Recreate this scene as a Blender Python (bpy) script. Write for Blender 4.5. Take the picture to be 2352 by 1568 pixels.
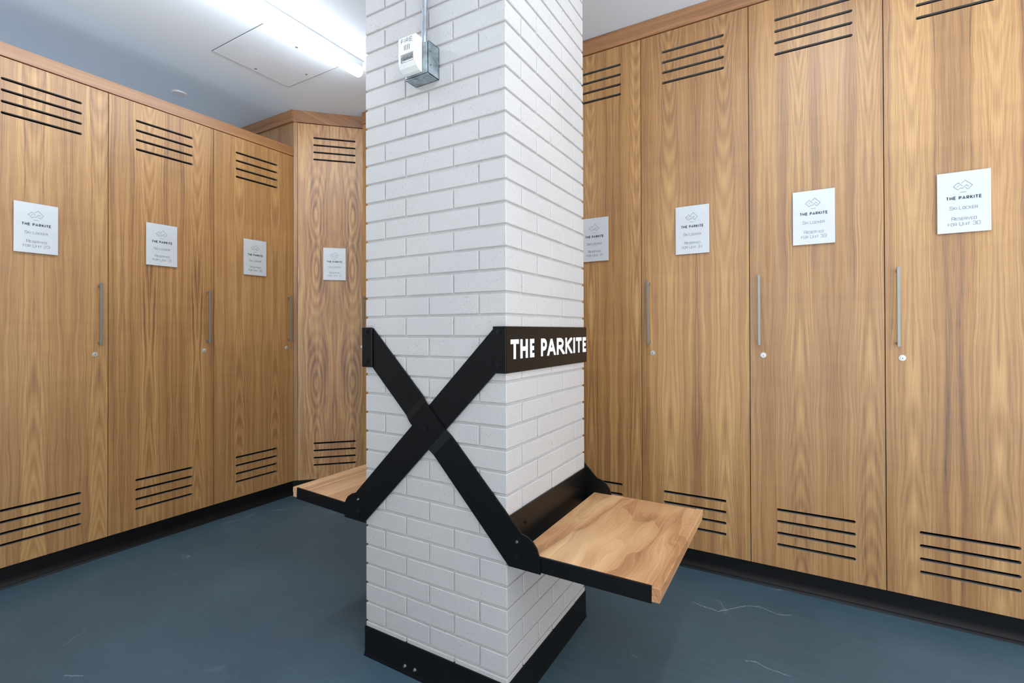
import bpy, math, random
from mathutils import Matrix, Vector
for o in list(bpy.data.objects): bpy.data.objects.remove(o)
S = bpy.context.scene; COL = S.collection
R = math.radians

# ------------------------------------------------------------------ camera, world, exposure
FPX, PY, YAW, PITCH, ROLL = 1118.63, 753.77, R(30.6) - 0.00376, 0.00552, 0.00289
CAM = Vector((0.7648, -1.2700, 1.1816))
r = Vector((math.cos(YAW), math.sin(YAW), 0)); f = Vector((-math.sin(YAW), math.cos(YAW), 0)); u = Vector((0, 0, 1))
F = f*math.cos(PITCH) + u*math.sin(PITCH); U1 = -f*math.sin(PITCH) + u*math.cos(PITCH)
RC = r*math.cos(ROLL) - U1*math.sin(ROLL); UC = r*math.sin(ROLL) + U1*math.cos(ROLL)
cd = bpy.data.cameras.new('camera'); cam = bpy.data.objects.new('camera', cd); COL.objects.link(cam)
M = Matrix((RC, UC, -F)).transposed().to_4x4(); M.translation = CAM; cam.matrix_world = M
cd.sensor_width = 36; cd.sensor_fit = 'HORIZONTAL'; cd.lens = FPX/2352*36
cd.shift_x = 0; cd.shift_y = -(784 - PY)/2352; cd.clip_start = 0.02
S.camera = cam
W = bpy.data.worlds.new('world'); S.world = W; W.use_nodes = True
W.node_tree.nodes['Background'].inputs[0].default_value = (0.96, 0.98, 1, 1)
W.node_tree.nodes['Background'].inputs[1].default_value = 0.86
S.view_settings.view_transform = 'Standard'; S.view_settings.look = 'None'
S.view_settings.exposure = 1.15; S.view_settings.gamma = 1.0; S.view_settings.use_curve_mapping = False
LAMP = 13.0          # emission strength of the linear lamps
LAMPCOL = (0.93, 0.975, 1.0)

# soft fill lights, added low out of view, aimed up to brighten the ceiling
def area(name, loc, target, size, power, color=(1, 1, 1), spread=180):
    ld = bpy.data.lights.new(name, 'AREA'); ld.shape = 'SQUARE'; ld.size = size; ld.energy = power; ld.spread = R(spread); ld.color = color
    o = bpy.data.objects.new(name, ld); COL.objects.link(o); o.location = loc
    o.rotation_euler = (Vector(target)-Vector(loc)).to_track_quat('-Z', 'Y').to_euler(); return o
area('ceiling_fill', (-1.15, -1.5, 0.2), (-1.6, -0.3, 2.79), 1.6, 5.0, (0.93, 0.97, 1.0), 100)
area('ceiling_fill', (1.55, -0.85, 0.2), (1.35, -0.2, 2.79), 1.0, 5.5, (0.94, 0.97, 1.0), 120)

# ------------------------------------------------------------------ room dimensions
H = 2.79             # ceiling
XL, YR = -2.384, 1.258          # door planes of the left and right locker runs
CW, CD = 0.602, 0.624           # brick column size
ZK = 0.104                      # underside of doors
ZL, ZR = 2.453, 2.703           # door tops
XW, YW = -3.05, 1.86            # walls behind lockers
XE, YS = 2.12, -2.6            # open right edge, and near side with the added light-blocking wall

# ------------------------------------------------------------------ helpers
def lin(c):
    return tuple((x/255/12.92 if x <= 10 else ((x/255+0.055)/1.055)**2.4) for x in c) + (1,)

class MB:
    def __init__(s): s.v = []; s.f = []; s.m = []
    def add(s, vs, fs, m=0):
        b = len(s.v); s.v += [tuple(p) for p in vs]; s.f += [tuple(b+i for i in q) for q in fs]; s.m += [m]*len(fs)
    def box(s, x0, x1, y0, y1, z0, z1, b=0.0, m=0):
        if b <= 0:
            vs = [(x, y, z) for z in (z0, z1) for y in (y0, y1) for x in (x0, x1)]
            s.add(vs, [(0,2,3,1),(4,5,7,6),(0,1,5,4),(2,6,7,3),(0,4,6,2),(1,3,7,5)], m); return
        lo = (x0, y0, z0); hi = (x1, y1, z1); vs = []; idx = {}
        for c in range(8):
            sg = [(c >> k) & 1 for k in range(3)]
            for a in range(3):
                p = []
                for k in range(3):
                    base = hi[k] if sg[k] else lo[k]
                    if k != a: base += -b if sg[k] else b
                    p.append(base)
                idx[(c, a)] = len(vs); vs.append(p)
        fs = []
        for a in range(3):
            o1, o2 = [(1, 2), (2, 0), (0, 1)][a]
            for sd in (0, 1):
                ring = []
                for (p, q) in ((0, 0), (1, 0), (1, 1), (0, 1)):
                    ring.append(idx[((sd << a) | (p << o1) | (q << o2), a)])
                fs.append(tuple(ring) if sd else tuple(reversed(ring)))
        for a in range(3):
            o1, o2 = [(1, 2), (2, 0), (0, 1)][a]
            for p in (0, 1):
                for q in (0, 1):
                    c0 = (p << o1) | (q << o2); c1 = c0 | (1 << a)
                    quad = [idx[(c0, o1)], idx[(c1, o1)], idx[(c1, o2)], idx[(c0, o2)]]
                    fs.append(tuple(quad) if (p ^ q) else tuple(reversed(quad)))
        for c in range(8):
            n = bin(c).count('1')
            t = (idx[(c, 0)], idx[(c, 1)], idx[(c, 2)])
            fs.append(t if n % 2 else tuple(reversed(t)))
        s.add(vs, fs, m)
    def prism(s, poly, a0, a1, axis='y', m=0):
        """closed 2-D outline extruded along an axis; poly given as (x,z) for y, (y,z) for x, (x,y) for z"""
        n = len(poly)
        def P(p, a): return {'y': (p[0], a, p[1]), 'x': (a, p[0], p[1]), 'z': (p[0], p[1], a)}[axis]
        vs = [P(p, a0) for p in poly] + [P(p, a1) for p in poly]
        fs = [tuple(range(n)), tuple(range(2*n-1, n-1, -1))] + [(i, i+n, (i+1) % n+n, (i+1) % n) for i in range(n)]
        s.add(vs, fs, m)
    def tube(s, p0, p1, r0, r1=None, n=20, cap=True, m=0):
        r1 = r0 if r1 is None else r1
        p0 = Vector(p0); p1 = Vector(p1); d = (p1-p0).normalized()
        a = d.orthogonal().normalized(); b = d.cross(a); vs = []
        for p, rr in ((p0, r0), (p1, r1)):
            for i in range(n):
                t = 2*math.pi*i/n; vs.append(p + (a*math.cos(t)+b*math.sin(t))*rr)
        fs = [(i, (i+1) % n, (i+1) % n+n, i+n) for i in range(n)]
        if cap: fs += [tuple(range(n-1, -1, -1)), tuple(range(n, 2*n))]
        s.add(vs, fs, m)
    def path(s, pts, rad, n=16, m=0):
        pts = [Vector(p) for p in pts]; ref = Vector((0, 1, 0.01)); vs = []; k = len(pts)
        for i, p in enumerate(pts):
            d = (pts[min(i+1, k-1)]-pts[max(i-1, 0)]).normalized()
            a = d.cross(ref).normalized(); b = d.cross(a)
            for j in range(n):
                t = 2*math.pi*j/n; vs.append(p+(a*math.cos(t)+b*math.sin(t))*rad)
        fs = [(i*n+j, i*n+(j+1) % n, (i+1)*n+(j+1) % n, (i+1)*n+j) for i in range(k-1) for j in range(n)]
        fs += [tuple(range(n-1, -1, -1)), tuple(range((k-1)*n, k*n))]
        s.add(vs, fs, m)
    def build(s, name, mats, parent=None, smooth=False):
        me = bpy.data.meshes.new(name); me.from_pydata(s.v, [], s.f)
        for mt in (mats if isinstance(mats, (list, tuple)) else [mats]): me.materials.append(mt)
        me.polygons.foreach_set('material_index', s.m)
        me.update(); recalc(me)
        if smooth: me.shade_smooth(); me.set_sharp_from_angle(angle=R(35))
        o = bpy.data.objects.new(name, me); COL.objects.link(o)
        if parent: o.parent = parent
        return o

def recalc(me):
    import bmesh
    bm = bmesh.new(); bm.from_mesh(me); bmesh.ops.recalc_face_normals(bm, faces=bm.faces); bm.to_mesh(me); bm.free()

def thing(name, label, cat, loc=(0, 0, 0), rz=0, group=None):
    o = bpy.data.objects.new(name, None); COL.objects.link(o); o.empty_display_size = 0.1
    o.location = loc; o.rotation_euler = (0, 0, rz); o['label'] = label; o['category'] = cat
    if group: o['group'] = group
    return o
def struct(mb, name, mat, label=None, smooth=False):
    o = mb.build(name, mat, smooth=smooth); o['kind'] = 'structure'
    if label: o['label'] = label
    return o

# ------------------------------------------------------------------ node helpers
class NT:
    def __init__(s, name):
        s.mat = bpy.data.materials.new(name); s.mat.use_nodes = True; s.t = s.mat.node_tree
        s.b = s.t.nodes['Principled BSDF']; s.out = s.t.nodes['Material Output']
    def n(s, kind, ins=None, **kw):
        nd = s.t.nodes.new(kind)
        for k, v in kw.items(): setattr(nd, k, v)
        for k, v in (ins or {}).items():
            if isinstance(v, bpy.types.NodeSocket): s.t.links.new(v, nd.inputs[k])
            else: nd.inputs[k].default_value = v
        return nd
    def m(s, op, a, b=0.0, c=0.0, clamp=False):
        nd = s.n('ShaderNodeMath', {0: a, 1: b, 2: c}, operation=op); nd.use_clamp = clamp; return nd.outputs[0]
    def xyz(s, src='Object'):
        tc = s.n('ShaderNodeTexCoord'); sp = s.n('ShaderNodeSeparateXYZ', {0: tc.outputs[src]}); return sp.outputs
    def vec(s, x, y, z): return s.n('ShaderNodeCombineXYZ', {0: x, 1: y, 2: z}).outputs[0]
    def noise(s, v, scale=1, detail=2, rough=0.5, dist=0.0, w=None):
        nd = s.n('ShaderNodeTexNoise', {'Vector': v, 'Scale': scale, 'Detail': detail, 'Roughness': rough, 'Distortion': dist},
                 noise_dimensions='4D' if w is not None else '3D')
        if w is not None:
            if isinstance(w, bpy.types.NodeSocket): s.t.links.new(w, nd.inputs['W'])
            else: nd.inputs['W'].default_value = w
        return nd.outputs[0]
    def ramp(s, fac, stops, interp='LINEAR'):
        nd = s.n('ShaderNodeValToRGB', {0: fac}); cr = nd.color_ramp; cr.interpolation = interp
        while len(cr.elements) < len(stops): cr.elements.new(0.5)
        for e, (p, c) in zip(cr.elements, stops): e.position = p; e.color = c if len(c) == 4 else lin(c)
        return nd.outputs[0]
    def mix(s, fac, a, b, blend='MIX'):
        nd = s.n('ShaderNodeMix', data_type='RGBA', blend_type=blend)
        for k, v in ((0, fac), (6, a), (7, b)):
            if isinstance(v, bpy.types.NodeSocket): s.t.links.new(v, nd.inputs[k])
            else: nd.inputs[k].default_value = v
        return nd.outputs[2]
    def bump(s, h, strength=0.3, dist=0.002):
        nd = s.n('ShaderNodeBump', {'Height': h, 'Strength': strength, 'Distance': dist}); s.t.links.new(nd.outputs[0], s.b.inputs['Normal'])
    def set(s, **kw):
        for k, v in kw.items():
            k = {'color': 'Base Color', 'rough': 'Roughness', 'metal': 'Metallic', 'spec': 'Specular IOR Level', 'coat': 'Coat Weight', 'coatr': 'Coat Roughness'}[k]
            if isinstance(v, bpy.types.NodeSocket): s.t.links.new(v, s.b.inputs[k])
            else: s.b.inputs[k].default_value = v
        return s.mat

def walnut(name, along='z', across='x', third='y', swirl=0.0, light=(202, 158, 98), mid=(160, 114, 63), dark=(84, 53, 30), pale=None, bands=46, fx=6.0, rough=0.45, mirror=0.127, seed=0.0, spec=1.0, fig=0.0):
    k = NT(name); o = k.xyz(); ax = {'x': o[0], 'y': o[1], 'z': o[2]}
    a, g, t = ax[across], ax[along], ax[third]
    rnd = k.n('ShaderNodeObjectInfo').outputs['Random']
    w = k.m('ADD', k.m('MULTIPLY', rnd, 41.0), seed)
    am = k.m('PINGPONG', k.m('ADD', a, k.m('MULTIPLY', rnd, 0.4)), mirror) if mirror else a          # book-matched veneer
    if fig: am = k.m('ABSOLUTE', k.m('SUBTRACT', a, 0.253))      # book-matched about the door centre
    am = k.m('ADD', am, k.m('MULTIPLY', t, 0.6))
    wob = k.noise(k.vec(k.m('MULTIPLY', am, 9.0), k.m('MULTIPLY', g, 2.2), 0.0), 1, 2, 0.5, 0, w)
    wob = k.m('MULTIPLY', k.m('SUBTRACT', wob, 0.5), 0.05+swirl)
    big = k.noise(k.vec(k.m('MULTIPLY', k.m('ADD', am, wob), fx), 0.0, k.m('MULTIPLY', g, 0.30+swirl*6)), 1, 1.5, 0.45, swirl*2, w)
    ring = k.m('MULTIPLY_ADD', k.m('SINE', k.m('MULTIPLY', big, bands*1.0)), 0.5, 0.5)
    ring2 = k.m('FRACT', k.m('MULTIPLY', big, bands*0.42))
    if mirror:
        xx = k.m('ADD', am, k.m('MULTIPLY', wob, 1.0)); g0 = k.m('MULTIPLY_ADD', rnd, 0.7, 0.95)
        dg = k.m('SUBTRACT', g, g0)
        Fc = k.m('SUBTRACT', k.m('MULTIPLY', k.m('MULTIPLY', dg, dg), 1.0), k.m('MULTIPLY', k.m('MULTIPLY', xx, xx), 300.0))
        Fc = k.m('ADD', Fc, k.m('MULTIPLY', big, 1.5))
        cath = k.m('MULTIPLY_ADD', k.m('SINE', k.m('MULTIPLY', Fc, 22.0)), 0.5, 0.5)
        near = k.m('SUBTRACT', 1.0, k.m('MULTIPLY', am, 13.0), clamp=True)
        ring = k.m('ADD', k.m('MULTIPLY', ring, 0.5), k.m('MULTIPLY', k.m('MULTIPLY', cath, near), 1.3))
    streak = k.noise(k.vec(k.m('MULTIPLY', k.m('ADD', am, wob), 70.0), 0.0, k.m('MULTIPLY', g, 0.5)), 1, 5, 0.72, 0, w)
    fine = k.noise(k.vec(k.m('MULTIPLY', a, 420.0), k.m('MULTIPLY', t, 300.0), k.m('MULTIPLY', g, 7.0)), 1, 2, 0.6, 0, w)
    broad = k.noise(k.vec(k.m('MULTIPLY', am, 5.0), 0.0, k.m('MULTIPLY', g, 0.7)), 1, 2, 0.5, 0, k.m('ADD', w, 7.0))
    v = k.m('MULTIPLY_ADD', ring, 0.10+swirl*.8, k.m('MULTIPLY', ring2, 0.02+swirl*.5))
    if fig:      # tall oval eyes either side of the centre line
        gz = k.m('PINGPONG', k.m('ADD', g, 0.02), 0.62)
        ex = k.m('DIVIDE', k.m('SUBTRACT', k.m('ADD', am, k.m('MULTIPLY', wob, 0.35)), 0.125), 0.05)
        ez = k.m('DIVIDE', k.m('SUBTRACT', gz, 0.42), 0.24)
        rr_ = k.m('SQRT', k.m('ADD', k.m('MULTIPLY', ex, ex), k.m('MULTIPLY', ez, ez)))
        eye = k.m('MULTIPLY_ADD', k.m('SINE', k.m('MULTIPLY', rr_, 15.0)), 0.5, 0.5)
        wgt = k.m('SUBTRACT', 1.0, k.m('MULTIPLY', rr_, 0.42), clamp=True)
        v = k.m('ADD', v, k.m('MULTIPLY', k.m('SUBTRACT', eye, 0.62), k.m('MULTIPLY', wgt, 0.22)))
    v = k.m('ADD', v, k.m('MULTIPLY', streak, 0.72-swirl*.8))
    v = k.m('ADD', v, k.m('MULTIPLY', fine, 0.26))
    v = k.m('ADD', v, k.m('MULTIPLY', broad, 0.25))
    curl = k.noise(k.vec(k.m('MULTIPLY', am, 4.0), 0.0, k.m('MULTIPLY', g, 15.0)), 1, 2, 0.55, 0.6, k.m('ADD', w, 3.0))
    v = k.m('ADD', v, k.m('MULTIPLY', k.m('SUBTRACT', curl, 0.5), 0.07))
    c = k.ramp(v, [(0.43, dark), (0.61, mid), (0.84, light)] + ([(0.9, pale)] if pale else []))
    hue = k.noise(k.vec(k.m('MULTIPLY', am, 11.0), 3.0, k.m('MULTIPLY', g, 0.4)), 1, 2, 0.5, 0, w)
    c = k.mix(k.m('MULTIPLY', k.m('SUBTRACT', hue, 0.46, clamp=True), 1.6, clamp=True), c, k.mix(0.4, c, lin((146, 116, 90))))
    line = k.noise(k.vec(k.m('MULTIPLY', k.m('ADD', am, wob), 190.0), 1.0, k.m('MULTIPLY', g, 0.45)), 1, 2, 0.5, 0, w)
    c = k.mix(k.m('MULTIPLY', k.m('SUBTRACT', line, 0.57, clamp=True), 2.6, clamp=True), c, lin(dark))
    c = k.mix(k.m('MULTIPLY', k.m('GREATER_THAN', fine, 0.66), 0.35), c, lin(dark))
    k.bump(fine, 0.12, 0.0006)
    rg = k.m('MULTIPLY_ADD', fine, 0.12, rough-0.06)
    return k.set(color=c, rough=rg, spec=spec)

M_door = walnut('walnut_veneer')
M_doorfig = walnut('walnut_veneer_figured', swirl=0.05, light=(206, 162, 104), mid=(168, 118, 68), dark=(94, 58, 34), bands=52, fx=7.0, mirror=0, seed=5.0, fig=1.0)
M_trim = walnut('walnut_trim', along='x', across='z', third='y', light=(176, 128, 80), mid=(142, 94, 54), dark=(94, 58, 34), mirror=0, rough=0.4)
M_trimy = walnut('walnut_trim_side', along='y', across='z', third='x', light=(176, 128, 80), mid=(142, 94, 54), dark=(94, 58, 34), mirror=0, rough=0.4)
M_panel = walnut('walnut_side_panel', along='z', across='x', third='y', light=(176, 136, 92), mid=(150, 108, 68), dark=(110, 74, 46), mirror=0, rough=0.45)
M_seat = walnut('walnut_seat_board', along='y', across='x', third='z', swirl=0.16, light=(222, 180, 132), mid=(190, 140, 98), dark=(120, 80, 54), bands=34, fx=4.5, rough=0.3, mirror=0, seed=3.0, spec=0.7)
M_seat2 = walnut('walnut_seat_board_striped', along='y', across='x', third='z', swirl=0.0, light=(238, 202, 154), mid=(200, 154, 114), dark=(134, 92, 68), bands=20, fx=9, rough=0.3, mirror=0, seed=9.0)

def plain(name, c, rough=0.5, metal=0.0, spec=0.5, noise_amt=0.06, nscale=40, bump=0.0, coat=0.0):
    k = NT(name); tc = k.n('ShaderNodeTexCoord').outputs['Object']
    nz = k.noise(tc, nscale, 3, 0.6)
    d = tuple(max(0, x*(1-noise_amt)) for x in c); l = tuple(min(255, x*(1+noise_amt)) for x in c)
    col = k.ramp(nz, [(0.3, d), (0.7, l)])
    if bump: k.bump(nz, bump, 0.001)
    return k.set(color=col, rough=rough, metal=metal, spec=spec, coat=coat)

M_black = plain('black_powder_coat', (9, 10, 12), 0.36, spec=0.3, nscale=600, bump=0.05)
M_bolt = plain('black_bolt', (46, 48, 54), 0.22, spec=0.8, metal=0.8)
M_bolt_bright = plain('zinc_bolt', (170, 172, 175), 0.3, metal=0.9)
M_steel = plain('brushed_nickel', (150, 153, 150), 0.4, metal=0.8, nscale=90, noise_amt=0.02)
M_lock = plain('satin_chrome_lock', (205, 208, 210), 0.35, metal=0.6)
M_keyhole = plain('keyhole_dark', (20, 22, 26), 0.5)
M_galv = plain('galvanised_steel', (150, 162, 168), 0.42, metal=0.7, noise_amt=0.22, nscale=25)
M_conduit = plain('conduit_zinc', (176, 182, 186), 0.3, metal=0.85, nscale=30)
M_white = plain('white_plastic', (222, 224, 224), 0.45, noise_amt=0.01)
M_grey = plain('grey_lettering', (100, 112, 122), 0.5)
M_ink = plain('dark_teal_lettering', (34, 56, 70), 0.5)
M_inkgrey = plain('grey_teal_line', (112, 128, 138), 0.5)
M_whitetext = plain('white_lettering', (244, 246, 248), 0.5, noise_amt=0.01)
M_plate = plain('satin_white_plate', (203, 209, 215), 0.35, metal=0.15, noise_amt=0.015, nscale=8)
M_slotedge = plain('pale_slot_edge', (135, 132, 128), 0.6)
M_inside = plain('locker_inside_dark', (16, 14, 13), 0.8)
M_carcass = plain('locker_carcass_walnut', (92, 62, 38), 0.6)
M_base = plain('black_rubber_base', (10, 12, 15), 0.42, spec=0.28, nscale=12, noise_amt=0.2)
M_wall = plain('painted_wall', (214, 217, 220), 0.85, noise_amt=0.01, nscale=4)
M_panelwhite = plain('access_panel_paint', (226, 238, 252), 0.6, noise_amt=0.01, nscale=6)

k = NT('ceiling_paint'); tc = k.n('ShaderNodeTexCoord').outputs['Object']
nz = k.noise(tc, 1.3, 4, 0.55); k.bump(k.noise(tc, 180, 3, 0.6), 0.08, 0.001)
M_ceil = k.set(color=k.ramp(nz, [(0.3, (222, 235, 250)), (0.7, (227, 239, 252))]), rough=0.8)

k = NT('painted_brick'); tc = k.n('ShaderNodeTexCoord').outputs['Object']
pits = k.noise(k.n('ShaderNodeMapping', {'Vector': tc, 'Scale': (1, 1, 0.6)}).outputs[0], 210, 3, 0.65)
pm = k.noise(tc, 6, 2, 0.5)
pit = k.m('MULTIPLY', k.m('SUBTRACT', k.m('MULTIPLY_ADD', pm, 0.22, 0.285), pits, clamp=True), 9.0, clamp=True)
rough = k.noise(tc, 60, 4, 0.65)
rough = k.m('ADD', rough, k.m('MULTIPLY', k.noise(tc, 22, 3, 0.6), 1.3))
hgt = k.m('SUBTRACT', k.m('MULTIPLY', rough, 0.55), k.m('MULTIPLY', pit, 0.9))
k.bump(hgt, 0.55, 0.0022)
col = k.ramp(k.noise(tc, 3.0, 3, 0.5), [(0.3, (186, 186, 187)), (0.7, (194, 193, 193))])
col = k.mix(k.m('MULTIPLY', pit, 0.35), col, lin((110, 114, 120)))
M_brick = k.set(color=col, rough=0.55, spec=0.4)

k = NT('rubber_floor'); tc = k.n('ShaderNodeTexCoord').outputs['Object']
cl = k.noise(tc, 1.6, 5, 0.6); gr = k.noise(tc, 70, 4, 0.7)
col = k.ramp(cl, [(0.3, (56, 78, 90)), (0.55, (66, 90, 103)), (0.75, (78, 103, 116))])
col = k.mix(k.m('MULTIPLY', gr, 0.35), col, lin((80, 106, 122)))
vein_n = k.noise(k.n('ShaderNodeMapping', {'Vector': tc, 'Rotation': (0, 0, 0.5)}).outputs[0], 1.15, 5, 0.55, 0.4)
vein = k.m('SUBTRACT', 1.0, k.m('MULTIPLY', k.m('ABSOLUTE', k.m('SUBTRACT', vein_n, 0.53)), 170.0), clamp=True)
vmask = k.m('MULTIPLY', k.m('SUBTRACT', k.noise(tc, 2.3, 2, 0.5), 0.56, clamp=True), 9.0, clamp=True)
col = k.mix(k.m('MULTIPLY', k.m('MULTIPLY', vein, vmask), 0.55), col, lin((176, 190, 198)))
brs = k.noise(k.n('ShaderNodeMapping', {'Vector': tc, 'Rotation': (0, 0, 0.25), 'Scale': (2.0, 26, 1)}).outputs[0], 1.6, 5, 0.7)
col = k.mix(k.m('MULTIPLY', k.m('SUBTRACT', brs, 0.48, clamp=True), 0.8, clamp=True), col, lin((92, 116, 128)))
sc = k.noise(k.n('ShaderNodeMapping', {'Vector': tc, 'Rotation': (0, 0, 0.9), 'Scale': (1, 3.4, 1)}).outputs[0], 7, 5, 0.75)
scm = k.m('MULTIPLY', k.m('SUBTRACT', sc, 0.70, clamp=True), 9.0, clamp=True)
col = k.mix(k.m('MULTIPLY', scm, 0.6), col, lin((150, 166, 176)))
# chalky cracks at their own places on the rubber
fx_, fy_, _ = k.xyz()
jx = k.m('MULTIPLY', k.m('SUBTRACT', k.noise(tc, 26, 4, 0.7), 0.5), 0.022); fx_ = k.m('ADD', fx_, jx)
jy = k.m('MULTIPLY', k.m('SUBTRACT', k.noise(tc, 31, 4, 0.7), 0.5), 0.022); fy_ = k.m('ADD', fy_, jy)
marks = None
for pl_, wd in (([(0.363, 0.961), (0.427, 0.948), (0.471, 0.94), (0.516, 0.988), (0.562, 1.041), (0.611, 1.065), (0.653, 1.052), (0.693, 1.043), (0.732, 1.058)], 0.0030),
                ([(0.597, 0.659), (0.633, 0.672), (0.664, 0.656), (0.704, 0.654), (0.733, 0.649)], 0.0028),
                ([(-1.42, -0.60), (-1.365, -0.567)], 0.003), ([(-2.30, 0.42), (-2.27, 0.52), (-2.29, 0.62)], 0.004)):
    for (ax_, ay_), (bx_, by_) in zip(pl_[:-1], pl_[1:]):
        dx_, dy_ = bx_-ax_, by_-ay_; L2 = dx_*dx_+dy_*dy_
        px_ = k.m('SUBTRACT', fx_, ax_); py_ = k.m('SUBTRACT', fy_, ay_)
        tt = k.m('MULTIPLY', k.m('ADD', k.m('MULTIPLY', px_, dx_), k.m('MULTIPLY', py_, dy_)), 1/L2, clamp=True)
        ex_ = k.m('SUBTRACT', px_, k.m('MULTIPLY', tt, dx_)); ey_ = k.m('SUBTRACT', py_, k.m('MULTIPLY', tt, dy_))
        d_ = k.m('SQRT', k.m('ADD', k.m('MULTIPLY', ex_, ex_), k.m('MULTIPLY', ey_, ey_)))
        w_ = k.m('SUBTRACT', 1.0, k.m('MULTIPLY', d_, 1/wd), clamp=True)
        marks = w_ if marks is None else k.m('MAXIMUM', marks, w_)
col = k.mix(k.m('MULTIPLY', marks, k.m('MULTIPLY_ADD', gr, 1.1, -0.05, clamp=True)), col, lin((188, 202, 208)))
k.bump(gr, 0.1, 0.001)
M_floor = k.set(color=col, rough=k.m('MULTIPLY_ADD', cl, 0.2, 0.38), spec=0.4)

k = NT('clear_strobe_lens'); k.b.inputs['Transmission Weight'].default_value = 0.85; k.b.inputs['IOR'].default_value = 1.49
tc = k.n('ShaderNodeTexCoord').outputs['Object']
M_lens = k.set(color=k.ramp(k.noise(tc, 300, 1), [(0.4, (225, 230, 235)), (0.6, (240, 242, 245))]), rough=0.08)
M_reflector = plain('strobe_reflector', (185, 190, 195), 0.15, metal=0.9, noise_amt=0.4, nscale=260)

k = NT('lit_diffuser'); k.t.nodes.remove(k.b)
em = k.n('ShaderNodeEmission', {'Color': LAMPCOL+(1,), 'Strength': LAMP}); k.t.links.new(em.outputs[0], k.out.inputs[0])
M_lamp = k.mat

# ------------------------------------------------------------------ room shell
mb = MB(); mb.box(XW, XE, YS, YW, -0.06, 0); struct(mb, 'floor', M_floor, 'dark blue-grey rubber floor with pale scuffs')
mb = MB(); mb.box(XW-0.1, XE+0.1, YS-0.1, YW+0.1, H, H+0.08); struct(mb, 'ceiling', M_ceil, 'smooth pale grey painted ceiling')
mb = MB(); mb.box(XW-0.1, XW, YS-0.1, YW+0.1, -0.06, H); struct(mb, 'wall_left', M_wall)
mb = MB(); mb.box(XW, XE, YW, YW+0.1, -0.06, H); struct(mb, 'wall_back', M_wall)


mb = MB(); mb.box(XW, -0.35, YS-0.1, YS, -0.06, H); struct(mb, 'front_light_block', M_wall)  # unseen part-width wall, added to block world light from the column's front face

# ------------------------------------------------------------------ linear ceiling lamps
def lamp(label, x, y0, y1):
    t = thing('ceiling_light', label, 'ceiling light', (x, y0, H), 0, 'linear ceiling lights')
    L = y1-y0
    mb = MB(); mb.box(-0.026, 0.026, 0, L, -0.040, 0, 0.001)
    mb.build('housing', M_white, t)
    prof = [(-0.025, -0.040), (-0.026, -0.072), (-0.020, -0.084), (-0.008, -0.089), (0.008, -0.089), (0.020, -0.084), (0.026, -0.072), (0.025, -0.040)]
    mb = MB(); mb.prism(prof, 0.002, L-0.002, 'y'); mb.build('diffuser', M_lamp, t, smooth=True)
    return t
lamp('slim white linear light glowing on the ceiling left of the brick column', -1.485, -1.67, 0.775)
lamp('slim linear light on the ceiling to the right of the brick column, nearest the camera', 0.92, -1.67, 0.775)

# ------------------------------------------------------------------ ceiling fittings
t = thing('access_panel', 'white square access panel set in the ceiling beside the linear light', 'access panel', (-2.112, 0.262, H))
w = 0.478
mb = MB(); mb.box(0, w, 0, w, -0.0035, -0.0005, 0.0008); mb.build('panel', M_panelwhite, t)
fr = MB()
for (a, b, c, d) in ((-0.004, w+0.004, -0.004, 0), (-0.004, w+0.004, w, w+0.004), (-0.004, 0, 0, w), (w, w+0.004, 0, w)):
    fr.box(a, b, c, d, -0.002, 0)
fr.build('frame_gap', plain('panel_gap_grey', (112, 116, 122), 0.7), t)
for sx, sy in ((0.032, 0.236), (0.24, 0.437), (0.445, 0.22)):
    mb = MB(); mb.tube((sx, sy, -0.0035), (sx, sy, -0.0055), 0.008, 0.006, 14); mb.build('screw', M_bolt_bright, t)
t = thing('sprinkler_cover', 'small round white cover plate flat on the ceiling above the left lockers', 'ceiling cover', (-2.818, 0.42, H))
mb = MB(); mb.tube((0, 0, -0.008), (0, 0, 0), 0.040, 0.043, 36); mb.build('cover_plate', M_white, t, smooth=True)
mb = MB(); mb.tube((0, 0, -0.0015), (0, 0, 0), 0.046, 0.046, 36); mb.build('rim', M_ceil, t, smooth=True)

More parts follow.
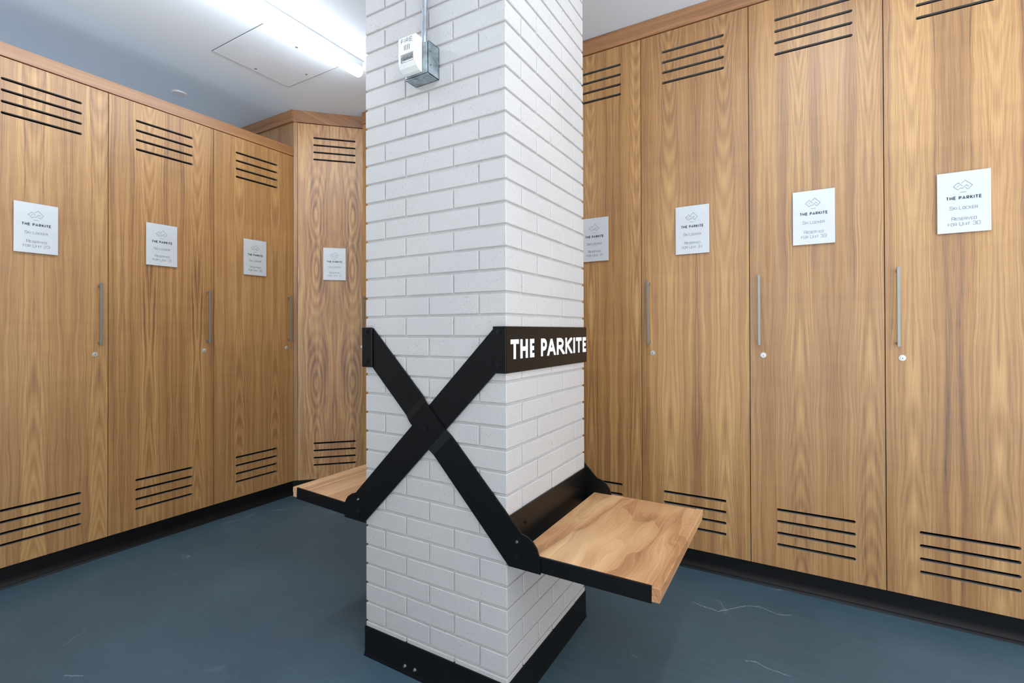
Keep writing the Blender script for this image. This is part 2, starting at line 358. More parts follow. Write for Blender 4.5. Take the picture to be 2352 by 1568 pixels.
# ------------------------------------------------------------------ stroke lettering
def arc(cx, cy, rx, ry, a0, a1, n=7):
    return [(cx+rx*math.cos(R(a0+(a1-a0)*i/n)), cy+ry*math.sin(R(a0+(a1-a0)*i/n))) for i in range(n+1)]
def glyph(c, sq):
    """strokes in a box of height 1; returns (width, [polylines])"""
    w = 0.86 if sq else 0.62
    if c == 'T': w *= 0.9; return w, [[(0, 1), (w, 1)], [(w/2, 1), (w/2, 0)]]
    if c == 'H': return w, [[(0, 0), (0, 1)], [(w, 0), (w, 1)], [(0, .5), (w, .5)]]
    if c == 'E': w *= 0.85; return w, [[(w, 1), (0, 1), (0, 0), (w, 0)], [(0, .5), (w*.92, .5)]]
    if c == 'F': w *= 0.85; return w, [[(w, 1), (0, 1), (0, 0)], [(0, .5), (w*.9, .5)]]
    if c == 'L': w *= 0.8; return w, [[(0, 1), (0, 0), (w, 0)]]
    if c == 'I': return 0.0, [[(0, 0), (0, 1)]]
    if c == 'P':
        if sq: return w, [[(0, 0), (0, 1), (w, 1), (w, .42), (.06, .42)]]
        return w*.85, [[(0, 0), (0, 1)], [(.04, 1), (w*.4, 1)] + arc(w*.45, .7, w*.4, .3, 90, -90) + [(.04, .4)]]
    if c == 'R':
        if sq: return w, [[(0, 0), (0, 1), (w, 1), (w, .45), (.06, .45)], [(w*.6, .45), (w, 0)]]
        return w*.9, [[(0, 0), (0, 1)], [(.04, 1), (w*.4, 1)] + arc(w*.45, .72, w*.4, .28, 90, -90) + [(.04, .44)], [(w*.38, .44), (w*.9, 0)]]
    if c == 'A': w *= 1.15; return w, [[(0, 0), (w/2, 1), (w, 0)], [(w*.22, .3), (w*.78, .3)]]
    if c == 'K': return w*.95, [[(0, 0), (0, 1)], [(w*.9, 1), (0.02, .5)], [(w*.25, .58), (w*.95, 0)]]
    if c == 'V': return w, [[(0, 1), (w/2, 0), (w, 1)]]
    if c == 'N': return w, [[(0, 0), (0, 1), (w, 0), (w, 1)]]
    if c in 'O0D':
        if c == 'D': return w, [[(0, 0), (0, 1), (w*.8, 1), (w, .85), (w, .15), (w*.8, 0), (0, 0)]]
        return w, [[(w*.15, 0), (0, .12), (0, .88), (w*.15, 1), (w*.85, 1), (w, .88), (w, .12), (w*.85, 0), (w*.15, 0)]]
    if c == 'U': return w, [[(0, 1), (0, .15), (w*.15, 0), (w*.85, 0), (w, .15), (w, 1)]]
    if c == 'C': return w, [[(w, .78), (w, .9), (w*.85, 1), (w*.15, 1), (0, .88), (0, .12), (w*.15, 0), (w*.85, 0), (w, .1), (w, .22)]]
    if c == 'S': return w, [[(w, .78), (w, .9), (w*.85, 1), (w*.15, 1), (0, .9), (0, .62), (w*.15, .53), (w*.85, .47), (w, .38), (w, .1), (w*.85, 0), (w*.15, 0), (0, .1), (0, .22)]]
    if c == '1': return w*.35, [[(0, .8), (w*.35, 1), (w*.35, 0)]]
    if c == '2': return w, [[(0, .8), (0, .9), (w*.15, 1), (w*.85, 1), (w, .88), (w, .6), (w*.85, .5), (w*.15, .45), (0, .35), (0, 0), (w, 0)]]
    if c == '3': return w, [[(0, .82), (0, .9), (w*.15, 1), (w*.85, 1), (w, .88), (w, .6), (w*.85, .5), (w*.25, .5)], [(w*.85, .5), (w, .4), (w, .12), (w*.85, 0), (w*.15, 0), (0, .1), (0, .2)]]
    if c == '4': return w, [[(w*.75, 0), (w*.75, 1), (0, .3), (w, .3)]]
    return 0.3, []
SK = [0]
def zclip(poly, z, keep_below):
    out = []
    for i in range(len(poly)):
        a, b = poly[i-1], poly[i]
        ia = (a[1] <= z) == keep_below; ib = (b[1] <= z) == keep_below
        if ia != ib:
            t_ = (z-a[1])/(b[1]-a[1]); out.append((a[0]+(b[0]-a[0])*t_, z))
        if ib: out.append((b[0], b[1]))
    return out
def stroke(mb, poly, wt, y0, y1, clip=None):
    """a polyline in the XZ plane with mitred joints as a thin solid"""
    SK[0] = (SK[0]+1) % 3; y0 -= SK[0]*0.00012; y1 += SK[0]*0.00012
    n = len(poly); closed = poly[0] == poly[-1] and n > 3
    P = [Vector(p) for p in poly]
    if closed: P = P[:-1]; n -= 1
    L = []; Rr = []
    for i in range(n):
        a = P[i-1] if (i > 0 or closed) else None; b = P[(i+1) % n] if (i < n-1 or closed) else None
        d0 = (P[i]-a).normalized() if a is not None else (b-P[i]).normalized()
        d1 = (b-P[i]).normalized() if b is not None else d0
        n0 = Vector((-d0.y, d0.x)); n1 = Vector((-d1.y, d1.x)); mm = (n0+n1)
        mm = n0 if mm.length < 1e-4 else mm.normalized()
        sc = min(1.42, 1/max(0.3, mm.dot(n0)))
        L.append(P[i]+mm*wt/2*sc); Rr.append(P[i]-mm*wt/2*sc)
    segs = n if closed else n-1
    for i in range(segs):
        j = (i+1) % n
        q_ = [L[i][:], L[j][:], Rr[j][:], Rr[i][:]]
        if clip: q_ = zclip(zclip(q_, clip[1], True), clip[0], False)
        if len(q_) > 2: mb.prism(q_, y0, y1, 'y')
def text(mb, s, x0, x1, z0, h, wt, y0, y1, sq=True, small=0.78, gap=0.30):
    """text between x0..x1; lower-case letters are drawn as small capitals"""
    pen = 0; out = []
    for c in s:
        if c == ' ': pen += 0.55; continue
        sc = small if c.islower() else 1.0
        w, pl = glyph(c.upper(), sq)
        out.append((pen, sc, pl)); pen += w*sc + gap
    pen -= gap; kx = (x1-x0)/pen
    for (p, sc, pl) in out:
        for q in pl: stroke(mb, [(x0+(p+a*sc)*kx, z0+b*sc*h) for a, b in q], wt, y0, y1)

# ------------------------------------------------------------------ lockers
def slot_door_mesh(w, z0, z1, slots, th=0.019, sw=0.0125, slx=0.295, cx=None):
    """door slab with real rounded slots cut through; front at y=0, x 0..w"""
    cu = bpy.data.curves.new('door', 'CURVE'); cu.dimensions = '2D'; cu.fill_mode = 'BOTH'; cu.extrude = th/2
    def sp(pts):
        s_ = cu.splines.new('POLY'); s_.points.add(len(pts)-1); s_.use_cyclic_u = True
        for i, p in enumerate(pts): s_.points[i].co = (p[0], p[1], 0, 1)
    g = 0.0016
    sp([(g, z0), (w-g, z0), (w-g, z1), (g, z1)])
    cx = w/2 if cx is None else cx; hl = slx/2 - sw/2
    for z in slots:
        sp([(cx+hl+a, z+b) for a, b in arc(0, 0, sw/2, sw/2, -90, 90, 8)] + [(cx-hl+a, z+b) for a, b in arc(0, 0, sw/2, sw/2, 90, 270, 8)])
    o = bpy.data.objects.new('door_tmp', cu); COL.objects.link(o)
    me = bpy.data.meshes.new_from_object(o.evaluated_get(bpy.context.evaluated_depsgraph_get()))
    bpy.data.objects.remove(o); bpy.data.curves.remove(cu)
    me.transform(Matrix(((1, 0, 0, 0), (0, 0, -1, th/2), (0, 1, 0, 0), (0, 0, 0, 1))))
    me.materials.clear(); me.materials.append(M_door); me.materials.append(M_slotedge)
    for p in me.polygons:
        c = p.center
        inner = abs(p.normal.y) < 0.5 and 0.01 < c.x < w-0.01 and z0+0.01 < c.z < z1-0.01
        p.material_index = 1 if inner else 0
        p.use_smooth = False
    me.update(); return me

def locker(label, loc, rz, w, top, hand, unit=None, sign_cx=None, slot_cx=None, group=None, depth=0.56, carcass=True, stile=0.0):
    t = thing('ski_locker', label, 'locker', loc, rz, group)
    dtop = [top-0.1025-0.0525*i for i in range(4)]; dbot = [0.365-0.0527*i for i in range(4)]
    me = slot_door_mesh(w, ZK, top-0.003, dtop+dbot, cx=slot_cx)
    d = bpy.data.objects.new('door', me); COL.objects.link(d); d.parent = t
    hx = 0.041 if hand == 'left' else w-0.041; lx = 0.056 if hand == 'left' else w-0.057
    mb = MB(); mb.box(hx-0.0055, hx+0.0055, -0.036, -0.027, 1.113, 1.437, 0.0008)
    for z in (1.126, 1.424): mb.box(hx-0.0045, hx+0.0045, -0.028, 0.0, z-0.0045, z+0.0045)
    mb.build('handle', M_steel, d)
    mb = MB(); mb.tube((lx, 0, 1.067), (lx, -0.003, 1.067), 0.0125, 0.012, 28); mb.tube((lx, -0.003, 1.067), (lx, -0.0065, 1.067), 0.0085, 0.0078, 24)
    mb.box(lx-0.001, lx+0.001, -0.0069, -0.006, 1.062, 1.068, m=1)
    mb.build('lock', [M_lock, M_keyhole], d, smooth=True)
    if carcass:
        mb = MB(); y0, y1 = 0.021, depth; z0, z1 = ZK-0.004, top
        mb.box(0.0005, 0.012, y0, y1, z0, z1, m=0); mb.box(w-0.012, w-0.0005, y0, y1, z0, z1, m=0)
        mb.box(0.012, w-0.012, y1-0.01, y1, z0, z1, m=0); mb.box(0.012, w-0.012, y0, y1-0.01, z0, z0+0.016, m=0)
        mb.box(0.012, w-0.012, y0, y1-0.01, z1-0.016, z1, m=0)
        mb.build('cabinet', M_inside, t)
    if unit:
        cx = sign_cx if sign_cx is not None else w/2; sw, sh, zb = 0.158, 0.237, 1.560
        mb = MB(); mb.box(cx-sw/2, cx+sw/2, -0.010, -0.0065, zb, zb+sh, 0.0006)
        sg = mb.build('sign', M_plate, t)
        mb = MB(); mb.box(cx-0.055, cx+0.055, -0.0066, 0.0001, zb+0.04, zb+sh-0.04); mb.build('mounting_pad', M_inside, sg)
        X = lambda uu: cx-sw/2+uu*sw
        Z = lambda vv: zb+sh*(1-vv)
        ya, yb = -0.0104, -0.0100
        mb = MB(); text(mb, 'THE PARKITE', X(.178), X(.825), Z(.452), .045*sh, .0028, ya, yb, sq=False, gap=.42)
        mb.build('building_name', M_ink, sg)
        mb = MB()
        text(mb, 'Ski Locker', X(.24), X(.755), Z(.618), .052*sh, .00115, ya, yb, gap=.26)
        mb.build('lettering', M_grey, sg); mb = MB()
        text(mb, 'Reserved', X(.275), X(.735), Z(.795), .052*sh, .00115, ya, yb, gap=.26)
        text(mb, 'for Unit '+unit, X(.205), X(.80), Z(.885), .056*sh, .00115, ya, yb, gap=.26)
        mb.build('lettering', M_grey, sg)
        mb = MB()
        def E(pts): return [(X((px-80)/1090), Z((py-(195-110*(px-80)/1090))/(1255+40*(px-80)/1090))) for px, py in pts]
        for pl in ([(605, 448), (515, 380), (418, 462), (512, 530), (562, 488), (600, 498), (683, 422), (728, 452)], [(530, 430), (492, 478)],
                   [(580, 395), (658, 325), (803, 425), (712, 512), (658, 475)], [(555, 577), (680, 570)]):
            stroke(mb, E(pl), .0016, ya, yb)
        mb.build('emblem', M_inkgrey, sg)
    return t

# left run (faces +X)
GL = 'walnut ski lockers along the left wall'
for lab, y0, y1, unit, sc in (
        ('walnut ski locker just outside the left edge of the photo', -1.212, -0.667, None, None),
        ('tall walnut ski locker at the left edge, white sign reading unit 23', -0.667, -0.127, '23', 0.255),
        ('tall walnut ski locker with sign for unit 31, second from the left', -0.127, 0.414, '31', 0.249),
        ('walnut ski locker with sign for unit 32, next to the angled corner locker', 0.414, 0.972, '32', 0.264)):
    sl = {-0.667: 0.282, -0.127: 0.271, 0.414: 0.285}.get(y0)
    locker(lab, (XL, y0, 0), R(90), y1-y0, ZL, 'right', unit, sc, sl, GL, 0.6)
# right run (faces -Y)
GR = 'walnut ski lockers along the right wall'
x = -1.988
for i in range(3):
    locker(['walnut ski locker hidden behind the brick column, beside the angled corner locker', 'walnut ski locker hidden behind the middle of the brick column',
            'walnut ski locker hidden behind the brick column, left of the unit 21 locker'][i], (x, YR, 0), 0, 0.515, ZR, 'left', None, None, None, GR, 0.58)
    x += 0.515
for lab, x0, x1, unit, sc in (
        ('tall walnut ski locker for unit 21, half hidden by the brick column', -0.443, 0.065, '21', None),
        ('tall walnut ski locker with sign for unit 34, behind the right bench seat', 0.065, 0.572, '34', 0.254),
        ('tall walnut ski locker with sign for unit 33 and a bright glare on its door', 0.572, 1.078, '33', 0.256),
        ('tall walnut ski locker with sign for unit 30, at the right edge', 1.078, 1.588, '30', 0.246),
        ('walnut ski locker just outside the right edge of the photo', 1.588, 2.096, None, None)):
    locker(lab, (x0, YR, 0), 0, x1-x0, ZR, 'left', unit, sc, 0.2545 if x0 > 0 else 0.255, GR, 0.58)
# angled corner locker
YC = 0.972; s2 = math.sqrt(.5); DL = 0.56
t = locker('angled walnut corner locker with swirling grain, sign hung left of the brick column', (XL+0.028*s2, YC+0.028*s2, 0), R(45), 0.506, ZR, 'right', '10', 0.254, 0.254, None, 0.3, carcass=False)
t.name = 'corner_ski_locker'
for c_ in t.children:
    if c_.name.startswith('door'): c_.data.materials[0] = M_doorfig
mb = MB(); xe = -0.028
mb.box(xe, -0.0005, 0.0, 0.02, ZK, ZR, 0.0008); mb.box(0.5065, 0.532, 0.0, 0.02, ZK, ZR, 0.0008)
mb.build('stile', M_door, t)
def loc2(X, Y):
    dx, dy = X-t.location.x, Y-t.location.y; return ((dx+dy)*s2, (dy-dx)*s2)
def panel(name, a, b, th, z0, z1, mat, side=1):
    """vertical panel between world points a and b"""
    A = Vector(loc2(*a)); B = Vector(loc2(*b)); d = (B-A).normalized(); n = Vector((-d.y, d.x))*th*side
    mb = MB(); mb.prism([A[:], B[:], (B+n)[:], (A+n)[:]], z0, z1, 'z'); return mb.build(name, mat, t)
panel('side_panel', (XL+0.001, YC+0.002), (XW+0.005, YC+0.002), 0.018, ZK, ZR+0.08, M_panel, -1)
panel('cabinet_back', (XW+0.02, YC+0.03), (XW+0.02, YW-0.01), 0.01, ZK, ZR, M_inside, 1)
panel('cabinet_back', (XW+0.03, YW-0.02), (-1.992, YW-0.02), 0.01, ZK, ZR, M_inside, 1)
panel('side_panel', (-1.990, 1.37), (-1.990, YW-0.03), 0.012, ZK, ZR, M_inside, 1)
mb = MB(); mb.prism([loc2(*q) for q in ((XL+.0, YC+.03), (XW+.03, YC+.03), (XW+.03, YW-.02), (-2.0, YW-.02), (-2.0, 1.385))], ZK, ZK+0.015, 'z')
mb.build('cabinet_floor', M_inside, t)

# ------------------------------------------------------------------ trims, plinths
mb = MB(); mb.box(XL-0.020, XL+0.004, -1.212, YC-0.0005, ZL+0.001, ZL+0.064, 0.001)
struct(mb, 'trim_1', M_trimy, 'walnut fascia strip above the left lockers')
mb = MB(); mb.box(XW+.01, XL-0.021, -1.212, YC-0.0005, ZL+0.004, ZL+0.02); struct(mb, 'top_bounce_board', M_wall, 'added pale board over the left lockers, bouncing light upward')  # unseen board, made white to bounce lamp light onto the ceiling
mb = MB(); mb.box(-1.988, 2.096, YR-0.004, YR+0.02, ZR+0.001, H-0.001, 0.001); struct(mb, 'trim_2', M_trim, 'walnut fascia strip above the right lockers')
def diag(a0, a1, d0, d1, z0, z1, mat, name, label):
    o = Vector((XL, YC)); e = Vector((s2, s2)); n = Vector((s2, -s2)); mb = MB()
    mb.prism([(o+e*a0+n*d0)[:], (o+e*a1+n*d0)[:], (o+e*a1+n*d1)[:], (o+e*a0+n*d1)[:]], z0, z1, 'z'); return struct(mb, name, mat, label)
diag(-0.004, DL, 0.006, -0.018, ZR+0.001, H-0.001, M_trim, 'trim_3', 'walnut fascia strip above the angled corner locker')
mb = MB(); mb.box(XW+.01, XL+0.004, YC-0.014, YC-0.0008, ZR+0.001, H-0.001, 0.001); struct(mb, 'trim_4', M_trim, 'walnut fascia return on the side of the corner locker')

def cove(poly2d, a0, a1, axis, name, label):
    mb = MB(); mb.prism(poly2d, a0, a1, axis); return struct(mb, name, M_base, label, smooth=True)
# profile: toe flares to the floor
k0 = XL-0.022
cove([(k0-0.02, 0), (k0+0.018, 0), (k0+0.016, 0.004), (k0+0.006, 0.010), (k0+0.001, 0.022), (k0, 0.04), (k0, 0.1), (k0-0.02, 0.1)], -1.212, YC+0.01, 'y', 'baseboard_left', 'black rubber plinth under the left lockers')
q0 = YR+0.03
cove([(q0+0.02, 0), (q0-0.018, 0), (q0-0.016, 0.004), (q0-0.006, 0.010), (q0-0.001, 0.022), (q0, 0.04), (q0, 0.1), (q0+0.02, 0.1)], -1.99, 2.096, 'x', 'baseboard_right', 'black rubber plinth under the right lockers')
diag(-0.01, DL+0.02, -0.026, -0.046, 0, 0.1, M_base, 'baseboard_corner', 'black rubber plinth under the corner locker')

# ------------------------------------------------------------------ brick column
random.seed(4)
t = thing('brick_column', 'square column of white-painted bricks in the middle of the room', 'column', (0, 0, 0))
mb = MB(); g = 0.0055; mb.box(-CW+g, -g, g, CD-g, 0.0, H)
DZ = 0.06906; ZC = 1.7155; jt = 0.0076; jv = 0.0050
rows = [(ZC+i*DZ, ZC+(i+1)*DZ, i % 2 == 0) for i in range(-25, 16)]
# joints measured from the front corner; P rows (True) / Q rows
FJ = {True: [0.201, 0.407], False: [0.101, 0.304, 0.505]}      # front face, towards -X
RJ = {True: [0.100, 0.318, 0.522], False: [0.208, 0.418]}      # right face, towards +Y
for z0, z1, P in rows:
    a = max(0.0, z0+jt/2); b = min(H, z1-jt/2)
    if b-a < 0.01: continue
    jz = (a, b, 0.0022); h2 = jv/2; D = 0.05
    fj, rj = FJ[P], RJ[P]; bj, lj = FJ[not P], RJ[not P]
    # corner bricks turn the corner as one piece; the far corners use the opposite bond
    mb.box(-fj[0]+h2, 0, 0, rj[0]-h2, *jz)                                   # front/right corner
    mb.box(-CW, -fj[-1]-h2, 0, lj[0]-h2, *jz)                                # front/left corner
    mb.box(-bj[0]+h2, 0, rj[-1]+h2, CD, *jz)                                 # back/right corner
    mb.box(-CW, -bj[-1]-h2, lj[-1]+h2, CD, *jz)                              # back/left corner
    def inn(j):
        for i in range(len(j)-1):
            yield j[i]+h2, j[i+1]-h2, random.uniform(-.0008, .0008), (a+random.uniform(-.0007, .0007), b+random.uniform(-.0007, .0007), 0.0022)
    for p, q, k_, zz in inn(fj): mb.box(-q, -p, k_, D, *zz)
    for p, q, k_, zz in inn(rj): mb.box(-D, k_, p, q, *zz)
    for p, q, k_, zz in inn(bj): mb.box(-q, -p, CD-D, CD+k_, *zz)
    for p, q, k_, zz in inn(lj): mb.box(-CW+k_, -CW+D, p, q, *zz)
mb.build('brickwork', M_brick, t)
mb = MB(); e = 0.003; zt = 0.1085
prof = [(-0.02, 0), (e+0.003, 0), (e+0.0028, 0.004), (e+0.0006, 0.012), (e, 0.02), (e, zt-0.002), (e-0.0015, zt), (-0.02, zt)]
for (A, B, n) in (((0, 0), (-CW, 0), (0, -1)), ((0, 0), (0, CD), (1, 0)), ((0, CD), (-CW, CD), (0, 1)), ((-CW, 0), (-CW, CD), (-1, 0))):
    A = Vector(A); B = Vector(B); n = Vector(n); d = (B-A).normalized(); vs = []
    for P_, sg in ((A, -1), (B, 1)):
        for (o_, z_) in prof:
            q = P_+n*(o_+0.0)+d*sg*o_; vs.append((q.x, q.y, z_))
    m_ = len(prof)
    mb.add(vs, [tuple(range(m_)), tuple(range(2*m_-1, m_-1, -1))]+[(i, i+m_, (i+1) % m_+m_, (i+1) % m_) for i in range(m_)])
bs = mb.build('baseboard', M_base, t)
for bx, bz in ((-0.410, 0.028), (-0.365, 0.030)):
    mb = MB(); mb.tube((bx, -e, bz), (bx, -e-0.006, bz), 0.006, 0.004, 8); mb.build('screw', M_bolt_bright, bs)

# ------------------------------------------------------------------ steel and walnut bench around the column
t = thing('column_bench', 'black steel cross-braced bench with two folding walnut seats around the brick column', 'bench', (0, 0, 0))
def brace_outline_B():
    return [(-.560, 1.194), (-.560, 1.052), (.010, .474), (.117, .474), (.1165, .500), (.113, .524), (.106, .544), (.093, .561), (.076, .573), (.054, .579)]
def brace_outline_A():
    pts = [(-.036, 1.195), (-.038, 1.050), (-.592, .4965), (-.604, .484), (-.705, .486), (-.710, .496), (-.709, .520), (-.705, .541), (-.698, .555), (-.688, .567), (-.667, .580), (-.648, .586)]
    return pts
def bolt(x, y, z, rr, n_=(0, -1, 0), mat=None, par=None, hexed=True):
    n_ = Vector(n_); p = Vector((x, y, z)); mb = MB()
    mb.tube(p, p+n_*0.0022, rr, rr*0.97, 24); mb.tube(p+n_*0.002, p+n_*0.0065, rr*0.62, rr*0.55, 6 if hexed else 20)
    return mb.build('bolt', mat or M_bolt, par)
TH = 0.006
for side in (0, 1):
    sg = -1 if side == 0 else 1; y_in = -0.0015 if side == 0 else CD+0.0015
    yo = y_in+sg*TH
    mb = MB(); mb.prism(brace_outline_A(), min(y_in, yo), max(y_in, yo), 'y'); A = mb.build('cross_brace', M_black, t)
    # brace B joggles out over A at the crossing
    mb = MB(); o = brace_outline_B(); ctr = Vector((-.302, .868)); dv = Vector((.6075, -.6165)).normalized(); nv = Vector((-dv.y, dv.x))
    def across(tt):     # points of the straight strip at distance tt along the brace from the crossing
        c = ctr+dv*tt; return (c+nv*.0506, c-nv*.0506)
    prof = [(-.086, 0), (-.060, TH+0.0005), (.060, TH+0.0005), (.086, 0)]
    def slab(P4, offs):
        vs = []
        for (p, of) in zip(P4, offs):
            y1_ = y_in+sg*of; vs.append((p[0], y1_, p[1]))
        for (p, of) in zip(P4, offs):
            y1_ = y_in+sg*(of+TH); vs.append((p[0], y1_, p[1]))
        n4 = len(P4)
        mb.add(vs, [tuple(range(n4)), tuple(range(2*n4-1, n4-1, -1))]+[(i, i+n4, (i+1) % n4+n4, (i+1) % n4) for i in range(n4)])
    u0, l0 = across(prof[0][0]); u1, l1 = across(prof[-1][0])
    slab([o[0], o[1], l0[:], u0[:]], [0]*4)
    for (a_, oa), (b_, ob) in zip(prof[:-1], prof[1:]):
        ua, la = across(a_); ub, lb = across(b_); slab([ua[:], la[:], lb[:], ub[:]], [oa, oa, ob, ob])
    slab([u1[:], l1[:]]+o[2:], [0]*(len(o)))
    B = mb.build('cross_brace', M_black, t)
    nn = (0, sg, 0); yb = yo
    bolt(-.306, y_in+sg*(2*TH+.0005), .858, .010, nn, par=B)
    bolt(.040, yb, .506, .0135, nn, par=B); bolt(.040, yb, .5535, .0045, nn, M_bolt_bright, B)
    bolt(-.632, yb, .521, .0125, nn, par=A); bolt(-.633, yb, .5645, .0045, nn, M_bolt_bright, A)
# bands with folded ends over the braces
for side in (0, 1):
    sg = 1 if side == 0 else -1; x_in = 0.0015 if side == 0 else -CW-0.0015
    xo = x_in+sg*0.0045; f0, f1 = (-.041, xo) if side == 0 else (xo, -.557)
    z0, z1 = 1.0525, 1.196
    mb = MB(); mb.box(min(x_in, xo), max(x_in, xo), -.013, CD+.013, z0, z1, 0.0015)
    yf = -0.0075
    mb.box(f0, f1, yf-TH, yf, z0, z1, 0.0015); mb.box(f0, f1, CD-yf, CD-yf+TH, z0, z1, 0.0015)
    band = mb.build('band', M_black, t)
    bx = -.019 if side == 0 else -.583
    for bz in (1.180, 1.075):
        bolt(bx, yf-TH, bz, .0095, par=band); bolt(bx, CD-yf+TH, bz, .0095, (0, 1, 0), par=band)
    if side == 0:
        # white building name on the band that faces right
        mb = MB()
        GY = {}
        def py(px):   # measured letter edges along the band (metres from the corner)
            return px
        LET = [('T', .0150, .0655), ('H', .0760, .1250), ('E', .1405, .1770), ('P', .2200, .2650), ('A', .2700, .3350), ('R', .3470, .4090), ('K', .4230, .4820), ('I', .4960, .5170), ('T', .5250, .5830), ('E', .5945, .6370)]
        zb_, zt_, wt = 1.0945, 1.1555, 0.0142
        words = []
        for c, a_, b_ in LET:
            if c == 'P': words.append(mb); mb = MB()
            w_, pl = glyph(c, False); h_ = zt_-zb_-wt; GA = [[(0, 0), (w_/2, 1)], [(w_/2, 1), (w_, 0)], [(w_*.22, .3), (w_*.78, .3)]]; pl = GA if c == 'A' else pl
            aa, bb = a_+wt/2, b_-wt/2
            if c == 'I': stroke(mb, [((a_+b_)/2, zb_), ((a_+b_)/2, zt_)], wt*1.1, 0, .0006); continue
            for q in pl:
                q2 = [(aa+(xx/w_)*(bb-aa), zb_+wt/2+zz*h_) for xx, zz in q]
                # square off free vertical ends
                def ext(p, p2):
                    d = (Vector(p)-Vector(p2)).normalized(); return (p[0]+d.x*wt/2, p[1]+d.y*wt/2)
                if c in 'T' or abs(q2[0][0]-q2[1][0]) < 1e-6: q2 = [ext(q2[0], q2[1])]+q2[1:]
                if (c in 'T' or abs(q2[-1][0]-q2[-2][0]) < 1e-6): q2 = q2[:-1]+[ext(q2[-1], q2[-2])]
                if c in 'AKR' and len(q2) == 2 and abs(q2[0][1]-q2[1][1]) > .01 and abs(q2[0][0]-q2[1][0]) > 1e-6:
                    e0, e1 = q2                       # diagonals run past the cap line and are cut level
                    lim = lambda z_: (z_ > zt_-wt*.8 and c != 'A') or z_ < zb_+wt*.8
                    if c == 'A': e0, e1 = [(xx, zz+wt*.22) if zz > zt_-wt else (xx, zz) for xx, zz in (e0, e1)]
                    q2 = [ext(ext(e0, e1), e1) if lim(e0[1]) else e0, ext(ext(e1, e0), e0) if lim(e1[1]) else e1]
                stroke(mb, q2, wt, 0, .0006, (zb_, zt_))
        for mw, wd in ((words[0], 'white capital lettering, first word on the black band'), (mb, 'white capital lettering, second word on the black band')):
            txt = mw.build('lettering', M_whitetext, band)
            txt.data.transform(Matrix(((0, -1, 0, xo+0.0006), (1, 0, 0, 0), (0, 0, 1, 0), (0, 0, 0, 1))))
            txt['label'] = wd
    # back plate behind each seat, with folded ends
    mb = MB(); mb.box(min(x_in, x_in+sg*.005), max(x_in, x_in+sg*.005), -.001, CD+.001, .480, .618, 0.001)
    pl = mb.build('back_plate', M_black, t)
    for by in (.105, .53):
        bolt(x_in+sg*.005, by, .568, .006, (sg, 0, 0), par=pl, mat=M_bolt)
# seats
def seat(side):
    mat = M_seat if side == 0 else M_seat2
    sg = 1 if side == 0 else -1
    px = .040 if side == 0 else -CW-.036; pz = .500
    def TX(o):      # seat-local (distance out, y, height) -> world
        for v in o.data.vertices: v.co.x = px+sg*v.co.x
        recalc(o.data)
        if side == 1:
            o.data.transform(Matrix.Translation((px, 0, pz)) @ Matrix.Rotation(R(2.3), 4, 'Y') @ Matrix.Translation((-px, 0, -pz)))
            o.data.transform(Matrix.Translation((0, 0, 0.011)))
    y0, y1 = .0045, CD+.012
    mb = MB(); L = .420 if side == 0 else .384
    mb.box(.002, L-.024, y0+.002, y1-.002, .484, .520, 0.001)
    mb.box(L-.024, L, -.0015, y1+.004, .4985, .5205, 0.0015); mb.box(L-.024, L-.003, -.0015, y1+.004, .482, .4985, 0.001)
    s_ = mb.build('seat', mat, t); TX(s_)
    s_['label'] = ['right-hand walnut seat board with swirling figured grain', 'left-hand walnut seat board with pale straight stripes'][side]
    for k_, yy in enumerate((-.0015, y1-.002)):
        mb = MB(); mb.box(-.020, L-.0245, yy, yy+.006, .4765, .5225 if k_ == 0 else .5185, 0.0008)
        rl = mb.build('seat_rail', M_black, s_); TX(rl)
seat(0); seat(1)

# ------------------------------------------------------------------ fire alarm strobe with its box and conduit
t = thing('fire_alarm', 'white fire alarm strobe on a galvanised box high on the brick column', 'fire alarm', (-0.307, 0, 2.0145))
mb = MB(); a, b, h_ = -.050, .050, .1055; y1 = -.054; y0 = -.001; w_ = .0018
mb.box(a, b, y0-.002, y0, 0, h_); mb.box(a, a+w_, y1, y0, 0, h_); mb.box(b-w_, b, y1, y0, 0, h_); mb.box(a, b, y1, y0, 0, w_); mb.box(a, b, y1, y0, h_-w_, h_)
mb.box(a+.004, b-.004, y1-.003, y1, .003, h_-.003, .0006)
bx = mb.build('mounting_box', M_galv, t)
for (cx_, cy_) in ((-.024, -.030), (.022, -.028)):
    mb = MB(); mb.tube((cx_, cy_, 0), (cx_, cy_, -.0012), .011, .0105, 24); mb.build('knockout', M_galv, bx)
for zz in (.030, .075):
    mb = MB(); mb.tube((b, -.044, zz), (b+.001, -.044, zz), .0018, .0018, 10); mb.build('screw_hole', M_keyhole, bx)
for zz in (.052,):
    mb = MB(); mb.tube((b, -.022, zz), (b+.0012, -.022, zz), .013, .0125, 24); mb.build('knockout', M_galv, bx)
mb = MB(); HX0, HX1 = -.044, .026; yf = -.092; yb_ = -.058
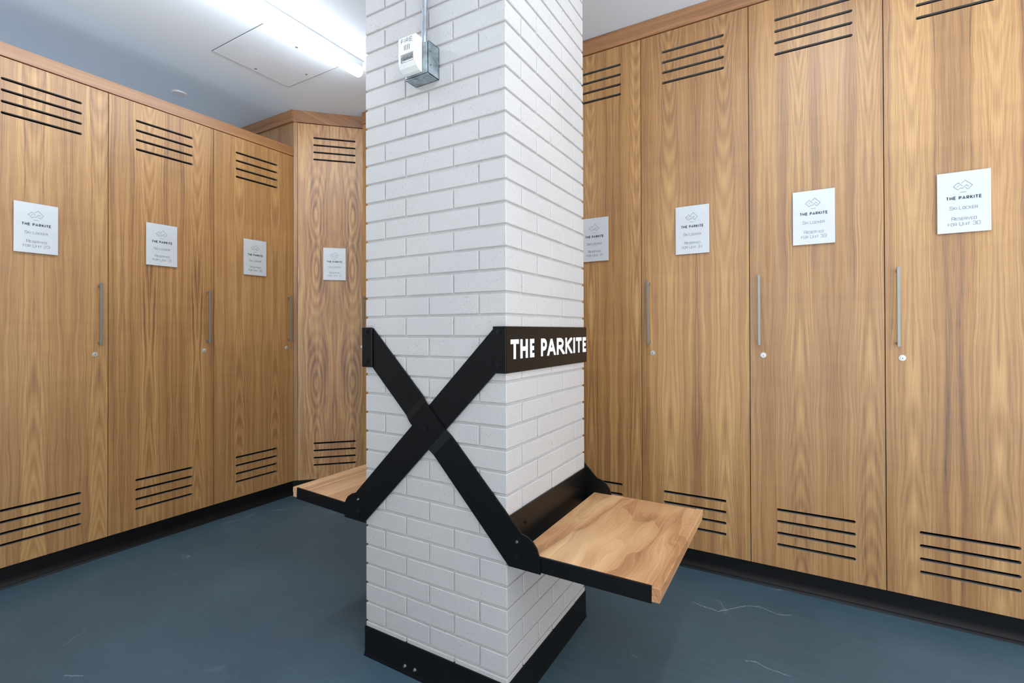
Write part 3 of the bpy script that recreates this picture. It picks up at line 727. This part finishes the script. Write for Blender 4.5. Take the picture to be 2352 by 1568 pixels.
side = [(yb_, .008), (yb_, .118), (yf+.003, .1185), (yf, .114), (yf, .046), (yf+.012, .0455), (yf+.013, .030), (yf-.002, .026), (yf+.004, .017), (yf+.018, .009)]
# outer casing with a recess for the strobe
mb.prism([(yb_, .008), (yb_, .118), (yf+.003, .1185), (yf, .114), (yf, .062), (yf+.014, .060), (yf+.014, .037), (yf, .034), (yf+.006, .019), (yf+.02, .009)], HX0+.008, HX1-.008, 'x')
full = [(yb_, .008), (yb_, .118), (yf+.003, .1185), (yf, .114), (yf, .034), (yf+.006, .019), (yf+.02, .009)]
mb.prism(full, HX0, HX0+.008, 'x'); mb.prism(full, HX1-.008, HX1, 'x')
hs = mb.build('housing', M_white, t)
mb = MB(); mb.box(HX0+.009, HX1-.009, yf+.0105, yf+.0138, .038, .059); mb.build('reflector', M_reflector, hs)
mb = MB(); mb.tube((HX0+.013, yf+.006, .0485), (HX1-.013, yf+.006, .0485), .0085, .0085, 20); mb.build('strobe_lens', M_lens, hs, smooth=True)
mb = MB(); text(mb, 'FIRE', HX0+.012, HX1-.012, .098, .0120, .0011, yf-.0004, yf, sq=False)
for i in range(4):
    gx = HX0+.0245+i*.0068; mb.box(gx, gx+.0020, yf-.0004, yf, .073, .090)
mb.build('lettering', plain('dark_grey_marking', (70, 74, 80), 0.6), hs)
t = thing('conduit', 'thin zinc electrical conduit running up the brick column to the ceiling', 'conduit', (-0.300, 0, 2.12))
zt = H-2.12
mb = MB(); mb.path([(0.004, -.030, 0), (0.004, -.030, .03), (0.003, -.027, .06), (-.001, -.0215, .10), (-.002, -.0205, .14), (0, -.0195, .2), (0, -.0195, zt)], .0093, 18)
tb = mb.build('tube', M_conduit, t, smooth=True)
for z0, z1, rr in ((0.0, .012, .0125), (.19, .235, .0118)):
    yy = -.030 if z0 == 0 else -.0195; xx = .004 if z0 == 0 else 0
    mb = MB(); mb.tube((xx, yy, z0), (xx, yy, z1), rr, rr, 18); mb.build('coupling', M_conduit, t, smooth=True)
